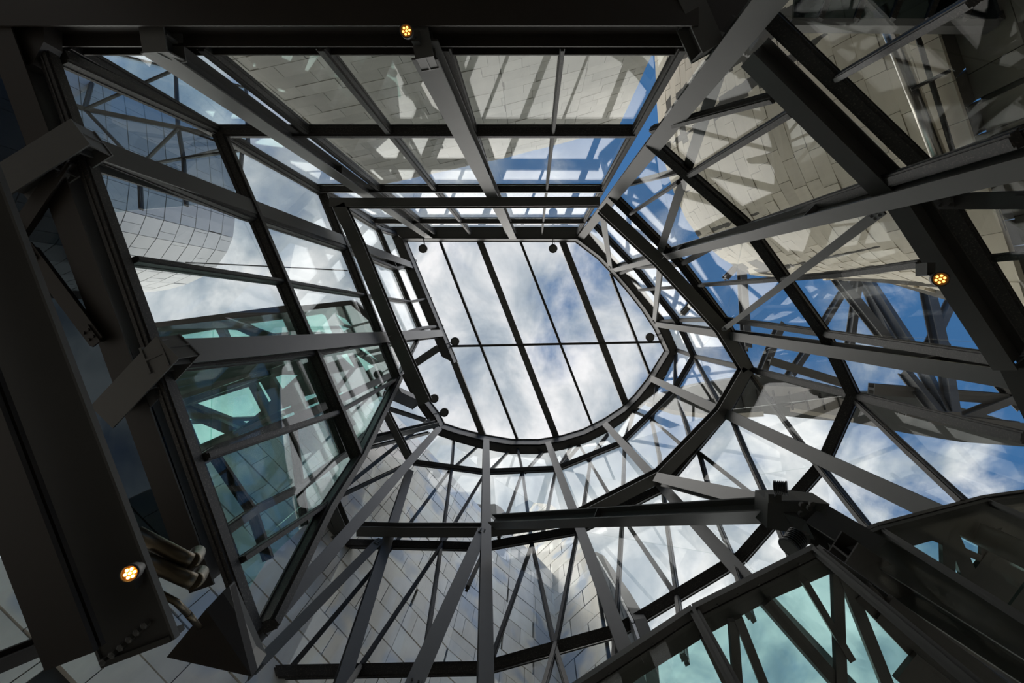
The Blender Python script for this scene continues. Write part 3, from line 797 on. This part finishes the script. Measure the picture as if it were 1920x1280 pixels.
# overhanging parapet at the top right
pp = thing('parapet', 'grey metal parapet with dark glass at the upper right frame edge', 'parapet', P(1700, 20, 8.6))
MB().prism([P(1478, 47, 8.7), P(1930, 50, 8.7), P(1930, 36, 8.6), P(1488, 33, 8.6)], Vector((0, 0, .25))).build('fascia', EXT_STEEL, pp)
MB().prism([P(1488, 32, 8.6), P(1930, 34, 8.6), P(1930, -160, 8.6), P(1500, -160, 8.6)], Vector((0, 0, .06))).build('glass_panel', DARKGL, pp)
for k in range(7):
    x = 1540 + k * 68
    MB().bar(P(x, 34, 8.55), P(x + 70, -150, 8.55), DOWN, -.05, .05, -.1, 0).build('mullion', MULL, pp)

# ------------------------------------------------------------------ exterior: titanium
tit = unit_mesh('titanium_panel', TITAN); tit_s = unit_mesh('titanium_panel', TITAN_S)
HA = 30.0
pa = plan_px([(690, 728), (735, 773), (800, 842), (862, 910), (905, 958), (960, 1006), (1000, 1038), (1036, 1076)], HA)
ta = thing('titanium_building', 'large titanium clad building with slanting panel rows behind the curved glass', 'building', (pa[2][0], pa[2][1], 0))
backing(ta, pa, 0, HA + CAM_Z, .05, .5, TITAN_J)
course_wall(ta, pa, 6, HA + CAM_Z, 1.12, 1.7, tit, 'titanium_panel', th=.10, gap=.05, gapl=.02, jit=.012, cap=300)
def poly_wall(owner, plane, poly, ch, ln, mesh_mat, name, h_ref, core=TITAN_J, gap=.05, back=.08, cap=300):
    # panels on a vertical plane clipped to a px polygon
    t = Vector((-plane.n[1], plane.n[0], 0)); o = Vector((plane.n[0] * plane.c, plane.n[1] * plane.c, 0))
    pts3 = [plane(x, y) for x, y in poly]
    uv = [((p - o).dot(t), p.z) for p in pts3]
    out = Vector((plane.n[0], plane.n[1], 0))
    MB().prism([o + t * a + Vector((0, 0, b)) + out * back for a, b in uv], out * .3).build('wall_core', core, owner)
    u0, u1 = min(a for a, b in uv), max(a for a, b in uv); z0, z1 = min(b for a, b in uv), max(b for a, b in uv)
    r = 0; z = z0; k = 0
    while z < z1:
        x = u0 - (ln / 2 if r % 2 else 0)
        while x < u1:
            q = clip([(x + gap / 2, z + gap / 2), (x + ln - gap / 2, z + gap / 2), (x + ln - gap / 2, z + ch - gap / 2), (x + gap / 2, z + ch - gap / 2)], uv)
            if q and k < cap:
                j = out * random.uniform(-.015, .015)
                pp_ = [o + t * a + Vector((0, 0, b)) + j for a, b in q]
                c = sum(pp_, Vector()) / len(pp_)
                if in_view(c):
                    MB().prism(pp_, out * .07).build(name, mesh_mat, owner); k += 1
            x += ln
        z += ch; r += 1
PB = Plane(.68, .73, (34 * .68 + 491 * .73) * HA / F)
tb = thing('titanium_tower', 'titanium clad tower with a sharp corner right of the valley', 'building', PB(1070, 1150))
poly_wall(tb, PB, [(955, 1010), (985, 966), (1000, 942), (1032, 945), (1054, 960), (1107, 1036), (1146, 1290), (1150, 1330), (1040, 1330)], 1.35, 2.2, TITAN, 'titanium_panel', HA)
PC = Plane(.99, -.15, (107 * .99 - 451 * .15) * PB.h(1107, 1036) / F)
tc_ = thing('titanium_fin', 'narrow side face of the titanium tower against white sky, coloured blue grey as a reflection', 'building', PC(1150, 1180))
poly_wall(tc_, PC, [(1107, 1036), (1118, 1043), (1157, 1111), (1183, 1162), (1200, 1212), (1212, 1330), (1150, 1330)], .9, 2.4, TITAN_S, 'titanium_panel', HA)  # bluish reflection put into the panel colour of this face
PD = Plane(.45, .89, 18.5)
td = thing('titanium_crest', 'small far titanium crest with a wavy top between facade and sky', 'building', PD(910, 990))
poly_wall(td, PD, [(855, 915), (866, 916), (876, 932), (886, 942), (907, 945), (927, 943), (938, 949), (955, 968), (985, 1030), (880, 1030)], 1.6, 1.0, TITAN, 'titanium_panel', HA, gap=.06)
MB().prism([Vector((PD(x, 1025).x, PD(x, 1025).y, 0)) + Vector((0, k, 0)) for x, k in ((882, .2), (984, .2), (984, 1.2), (882, 1.2))], Vector((0, 0, PD(930, 1025).z))).build('wall_core', TITAN_J, td)
# curved titanium drum on the left
HD = 32.0
pd = plan_px([(428, 250), (436, 310), (440, 360), (440, 410), (436, 445), (425, 472), (405, 500), (380, 518), (350, 532), (310, 543), (270, 547), (225, 548), (170, 545)], HD)
dr = thing('titanium_drum', 'rounded silver titanium drum with curved panel rows left of the glass', 'building', (pd[4][0], pd[4][1], 0))
backing(dr, pd, 0, HD + CAM_Z, .05, .5, TITAN_J)
course_wall(dr, pd, 16, HD + CAM_Z, 1.2, 2.0, tit_s, 'titanium_panel', th=.08, gap=.05, gapl=.02, jit=.006)
# pale glazed gallery in front of the drum
gg = thing('glazed_gallery', 'pale blue glazed gallery with slim mullions above the titanium drum', 'building', P(300, 250, 18))
PG = Plane(-.26, -.966, (-.26 * -665 + -.966 * -347) * 19.0 / F)
G0 = [(70, 20), (200, 60), (330, 95), (470, 140)]
rows_g = [[(60, 60), (190, 95), (330, 130), (462, 165)], [(105, 185), (160, 205), (335, 240), (466, 268)], [(175, 330), (262, 312), (345, 297), (455, 282)], [(200, 400), (266, 393), (350, 386), (446, 378)]]
hg_ = [24.0, 20.5, 19.5, 18.5]
for r in range(3):
    for i in range(3):
        q = [P(*rows_g[r][i], hg_[r]), P(*rows_g[r][i + 1], hg_[r]), P(*rows_g[r + 1][i + 1], hg_[r + 1]), P(*rows_g[r + 1][i], hg_[r + 1])]
        pane([q[0], q[1], q[2]], PALE, gg); pane([q[0], q[2], q[3]], PALE, gg)
for r in range(4):
    for i in range(3):
        if r < 3: mullion(P(*rows_g[r][i], hg_[r]), P(*rows_g[r][i + 1], hg_[r]), DOWN, .22 if r == 1 else .10, .15, gg, 'transom', EXT_STEEL if r == 1 else MULL)
for i in range(4):
    for r in range(3):
        mullion(P(*rows_g[r][i], hg_[r]), P(*rows_g[r + 1][i], hg_[r + 1]), DOWN, .12, .12, gg)
for a, b in (((160, 205), (330, 130)), ((262, 312), (335, 240)), ((345, 297), (466, 268)), ((335, 240), (455, 282))):
    mullion(P(*a, 19.8), P(*b, 19.8), DOWN, .09, .1, gg, 'glazing_bar')
# black rod
rod = thing('cable', 'thin black cable stretched across the sky beside the drum', 'cable', P(348, 493, 24))
MB().tube([P(348, 492, 24), P(500, 499, 24), P(652, 507, 24)], .035, 6).build('rod', BLACK, rod)

# ------------------------------------------------------------------ exterior: green glazed wing (roof seen from below)
HW = 28.0
wing = thing('glazed_wing', 'green glazed wing whose roof structure shows teal sky between beams', 'building', P(500, 760, HW))
def holed(name, outline, holes, h, th, mat, parent):
    cu = bpy.data.curves.new(name, 'CURVE'); cu.dimensions = '2D'; cu.fill_mode = 'BOTH'; cu.extrude = th / 2
    for ring in [outline] + holes:
        sp = cu.splines.new('POLY'); sp.points.add(len(ring) - 1); sp.use_cyclic_u = True
        for p, (x, y) in zip(sp.points, ring):
            q = P(x, y, h); p.co = (q.x, q.y, 0, 1)
    tmp = bpy.data.objects.new('tmp', cu); col.objects.link(tmp)
    dg = bpy.context.evaluated_depsgraph_get()
    me = bpy.data.meshes.new_from_object(tmp.evaluated_get(dg)); 
    bpy.data.objects.remove(tmp); bpy.data.curves.remove(cu)
    me.materials.clear(); me.transform(Matrix.Translation((0, 0, h + CAM_Z + th / 2)))
    return link(name, me, mat, parent)
roof_out = [(220, 612), (540, 577), (660, 565), (705, 602), (748, 645), (742, 720), (700, 752), (612, 800), (540, 850), (480, 920), (330, 860)]
roof_holes = [
 [(300, 636), (315, 632), (404, 617), (415, 638), (315, 645)], [(420, 617), (445, 619), (482, 636), (430, 640)], [(462, 607), (530, 598), (540, 622), (500, 626)],
 [(553, 596), (603, 588), (610, 592), (624, 628), (598, 622), (565, 622)], [(622, 585), (648, 598), (660, 612), (640, 606)], [(628, 606), (655, 616), (640, 622)],
 [(325, 660), (420, 648), (500, 652), (420, 668), (330, 676)],
 [(333, 744), (452, 705), (457, 711), (338, 748)], [(363, 758), (466, 725), (489, 770), (475, 782), (430, 784)],
 [(478, 718), (488, 716), (508, 750), (500, 758)], [(511, 708), (530, 702), (558, 703), (526, 733)], [(345, 775), (378, 787), (348, 789)],
 [(352, 796), (395, 793), (431, 808), (368, 836)], [(445, 790), (467, 789), (458, 796)], [(467, 701), (480, 701), (478, 706), (470, 707)],
 [(550, 668), (564, 665), (568, 676)], [(635, 667), (650, 662), (668, 694), (655, 686)], [(660, 660), (672, 653), (682, 652), (713, 680), (683, 697)],
 [(585, 662), (612, 658), (600, 670), (592, 668)], [(700, 725), (705, 724), (724, 732), (716, 737), (700, 730)],
 [(565, 745), (600, 735), (615, 780), (585, 800)], [(606, 738), (640, 728), (652, 762), (630, 778)], [(520, 770), (545, 760), (570, 815), (545, 830)],
]
holed('roof_frame', roof_out, roof_holes, HW, .35, CONC, wing)
MB().prism([P(x, y, HW + .45) for x, y in roof_out], Vector((0, 0, .03))).build('roof_glass', TEAL_W, wing)
def wb(a, b, w, h=HW - .05, mat=STEEL_D, d=.35): MB().bar(P(*a, h), P(*b, h), DOWN, -w / 2, w / 2, -d, 0).build('roof_beam', mat, wing)
wb((285, 617), (540, 583), .75); wb((540, 583), (660, 570), .5); wb((660, 570), (748, 650), .5)
wb((370, 845), (480, 795), .35, 24); wb((480, 795), (740, 690), .3, 24); wb((330, 760), (500, 700), .3, 25); wb((340, 745), (560, 668), .25, 25)
wb((420, 600), (520, 635), .3, 26); wb((345, 770), (480, 828), .55, 26); wb((590, 700), (720, 740), .3, 25); wb((640, 640), (730, 700), .3, 26); wb((560, 660), (660, 800), .25, 24)
# wing facade in front of it: green glass with transoms
PF = Plane(-.919, .394, 416 * L1 / F + 1.6)
fac = [[(270, 616), (400, 602), (545, 585), (658, 572), (752, 655)], [(345, 880), (395, 850), (545, 790), (655, 740), (728, 705)], [(400, 1010), (470, 960), (560, 915), (640, 855), (700, 800)], [(455, 1120), (500, 1050), (570, 985), (630, 920), (668, 862)]]
for r in range(3):
    for i in range(4):
        pane([PF(*fac[r][i]), PF(*fac[r][i + 1]), PF(*fac[r + 1][i + 1]), PF(*fac[r + 1][i])], GREEN, wing)
for r, w in ((1, .28), (2, .22)):
    for i in range(4): mullion(PF(*fac[r][i]), PF(*fac[r][i + 1]), win, w, .2, wing, 'transom')
for a, b in (((545, 790), (560, 915)), ((395, 850), (470, 960)), ((575, 680), (645, 860)), ((470, 960), (500, 1050)), ((560, 915), (570, 985))):
    mullion(PF(*a), PF(*b), win, .14, .15, wing)

# ------------------------------------------------------------------ exterior: lattice tower and canopy on the right
lt = thing('lattice_tower', 'open steel lattice tower standing against deep blue sky', 'tower', P(1650, 620, 30))
HT = 30.0
for k, (a, b, w, h0, h1) in enumerate((
  ((1540, 622), (1612, 505), 9, 30, 34), ((1597, 660), (1617, 505), 10, 31, 34), ((1535, 470), (1680, 650), 14, 32, 27), ((1622, 512), (1680, 640), 12, 34, 28),
  ((1630, 515), (1712, 640), 16, 33, 26), ((1742, 520), (1775, 660), 22, 32, 27), ((1800, 545), (1752, 650), 12, 33, 28), ((1470, 605), (1432, 700), 12, 30, 28),
  ((1530, 640), (1488, 702), 10, 31, 29), ((1445, 676), (1600, 724), 15, 28, 28), ((1700, 690), (1770, 775), 14, 28, 25), ((1740, 690), (1785, 775), 16, 28, 25),
  ((1775, 640), (1795, 775), 18, 28, 25), ((1640, 730), (1930, 752), 20, 27, 27), ((1800, 790), (1930, 738), 14, 26, 27), ((1394, 498), (1404, 650), 12, 34, 30),
  ((1362, 522), (1392, 490), 9, 34, 34), ((1318, 545), (1280, 590), 8, 34, 34), ((1700, 775), (1930, 800), 12, 25, 25), ((1855, 690), (1930, 770), 14, 27, 27), ((1890, 500), (1950, 570), 14, 30, 30), ((1880, 545), (1950, 520), 10, 31, 31))):
    A, B = P(*a, h0), P(*b, h1); w = w * h0 / F
    m = MB().bar(A, B, DOWN, -w / 2, w / 2, -.06, 0); m.bar(A, B, DOWN, -w * .12, w * .12, -.5, -.06); m.bar(A, B, DOWN, -w / 2, w / 2, -.56, -.5)
    m.build('lattice_bar', EXT_STEEL, lt)
MB().prism([P(1752, 772, 24.5), P(1800, 772, 24.5), P(1812, 800, 24.5), P(1740, 795, 24.5)], Vector((0, 0, .1))).build('base_plate', EXT_STEEL, lt)
cn = thing('canopy', 'dark curved canopy edge with cream strips under the lattice tower', 'canopy', P(1500, 750, 33))
HK = 33.0
MB().prism([P(x, y, HK) for x, y in ((1213, 752), (1245, 738), (1300, 722), (1420, 703), (1500, 712), (1590, 735), (1700, 735), (1930, 800), (1930, 838), (1800, 828), (1700, 812), (1600, 792), (1500, 783), (1430, 775), (1330, 778), (1260, 768))], Vector((0, 0, .6))).build('soffit', CONC, cn)
for a, b, w in (((1212, 757), (1262, 773), 7), ((1262, 773), (1345, 782), 8), ((1345, 782), (1432, 776), 9), ((1482, 767), (1600, 788), 9)):
    MB().bar(P(*a, HK - .1), P(*b, HK - .1), DOWN, -w * HK / F / 2, w * HK / F / 2, -.3, 0).build('cream_strip', CREAM, cn)
MB().prism([P(x, y, HK - .2) for x, y in ((1430, 722), (1530, 728), (1470, 742), (1440, 744))], Vector((0, 0, .15))).build('roof_panel', RIBG, cn)
MB().prism([P(x, y, HK - .2) for x, y in ((1470, 762), (1560, 742), (1590, 750), (1575, 780))], Vector((0, 0, .15))).build('roof_panel', RIBG, cn)
for x in range(1270, 1600, 30):
    MB().bar(P(x, 730 + abs(x - 1420) * .06, HK - .3), P(x + 8, 768, HK - .3), DOWN, -.04, .04, -.2, 0).build('rib', STEEL_D, cn)

# ------------------------------------------------------------------ glass lift boxes in the lower right
def roofed_box(label, outline, band, h, bars_, lipw, hdrop, holes=None):
    t = thing('glass_lift', label, 'lift', P(*outline[0], h))
    pts = [P(x, y, h) for x, y in outline]
    MB().prism(pts, Vector((0, 0, .03))).build('roof_glass', TEAL, t)
    for i in range(len(outline) - 1):
        A, B = pts[i], pts[i + 1]
        b = MB().bar(A, B, DOWN, -lipw / 2, lipw * .1, -.06, .02).bar(A, B, DOWN, lipw * .16, lipw / 2, -.06, .03).bar(A, B, DOWN, lipw * .05, lipw * .2, -.06, -.02).build('edge_frame', STEEL_D, t)
        for k in range(1, 6):
            q = A.lerp(B, k / 6.0)
            MB().lathe(q + DOWN * .02, DOWN, [(0, .012), (.012, .010)], 6).build('screw', STEEL, b)
    for k, (a, b, w, m) in enumerate(bars_):
        hb = h - .10 - k * .012
        MB().bar(P(*a, hb), P(*b, hb), DOWN, -w * h / F / 2, w * h / F / 2, -.06, 0).build('roof_bar', m, t)
    for q in band:
        MB().prism([P(x, y, h - .02) for x, y in q], Vector((0, 0, .015))).build('soffit', BOXSOFF, t)
    for a, b in zip(pts[:hdrop], pts[1:]):
        d_ = Vector((0, 0, -(h + CAM_Z)))
        pane([a + DOWN * .08, b + DOWN * .08, b + d_, a + d_], COATED, t, name='side_glass')
    for q in pts[1:hdrop]:
        o_ = horiz(q)
        MB().bar(q, q + Vector((0, 0, -(h + CAM_Z))), -o_, -.055, .055, -.06, .06).bar(q, q + Vector((0, 0, -(h + CAM_Z))), -o_, -.02, .02, .06, .09).build('post', STEEL_D, t)
    if holes:
        holed('soffit', outline, holes, h - .12, .08, BOXSOFF, t)
    return t
BOXSOFF = principled('olive_box_ceiling', (0.034, 0.034, 0.027), 0.6, 0, 0.25, 2.0)
roofed_box('teal glazed lift shaft top with bronze edge frame at the lower right', [(1060, 1312), (1305, 1150), (1535, 1036), (1940, 1330), (1500, 1700)],
    [[(1090, 1302), (1305, 1162), (1535, 1048), (1560, 1066), (1560, 1074), (1445, 1124), (1330, 1188), (1200, 1270), (1160, 1300)]], 5.0,
    [((1376, 1165), (1386, 1300), 17, STEEL_D), ((1440, 1130), (1590, 1300), 21, STEEL_D), ((1385, 1160), (1440, 1300), 16, STEEL_D),
     ((1572, 1075), (1580, 1300), 20, STEEL_D), ((1585, 1080), (1672, 1300), 22, STEEL_D), ((1620, 1110), (1800, 1300), 40, BRONZE), ((1320, 1195), (1370, 1300), 13, STEEL_D), ((1510, 1090), (1600, 1240), 12, STEEL_D), ((1660, 1140), (1900, 1320), 50, BRONZE), ((1700, 1250), (1800, 1330), 60, BRONZE)], .15, 3)
roofed_box('second glass box with dark ceiling and small sky triangles at the right edge', [(1560, 1030), (1650, 992), (1850, 940), (2050, 912), (2050, 1300), (1800, 1200)],
    [], 7.6, [((1846, 945), (1846, 1150), 12, BRONZE), ((1700, 985), (1846, 1050), 12, BRONZE)], .17, 3,
    [[(1695, 1028), (1767, 1008), (1769, 1073)], [(1800, 1003), (1856, 1031), (1829, 1066)], [(1792, 1050), (1810, 1096), (1792, 1086)], [(1850, 992), (1866, 1001), (1860, 1000)],
     [(1868, 991), (1880, 989), (1874, 998)], [(1883, 1140), (1940, 1062), (1940, 1075), (1888, 1143)]])
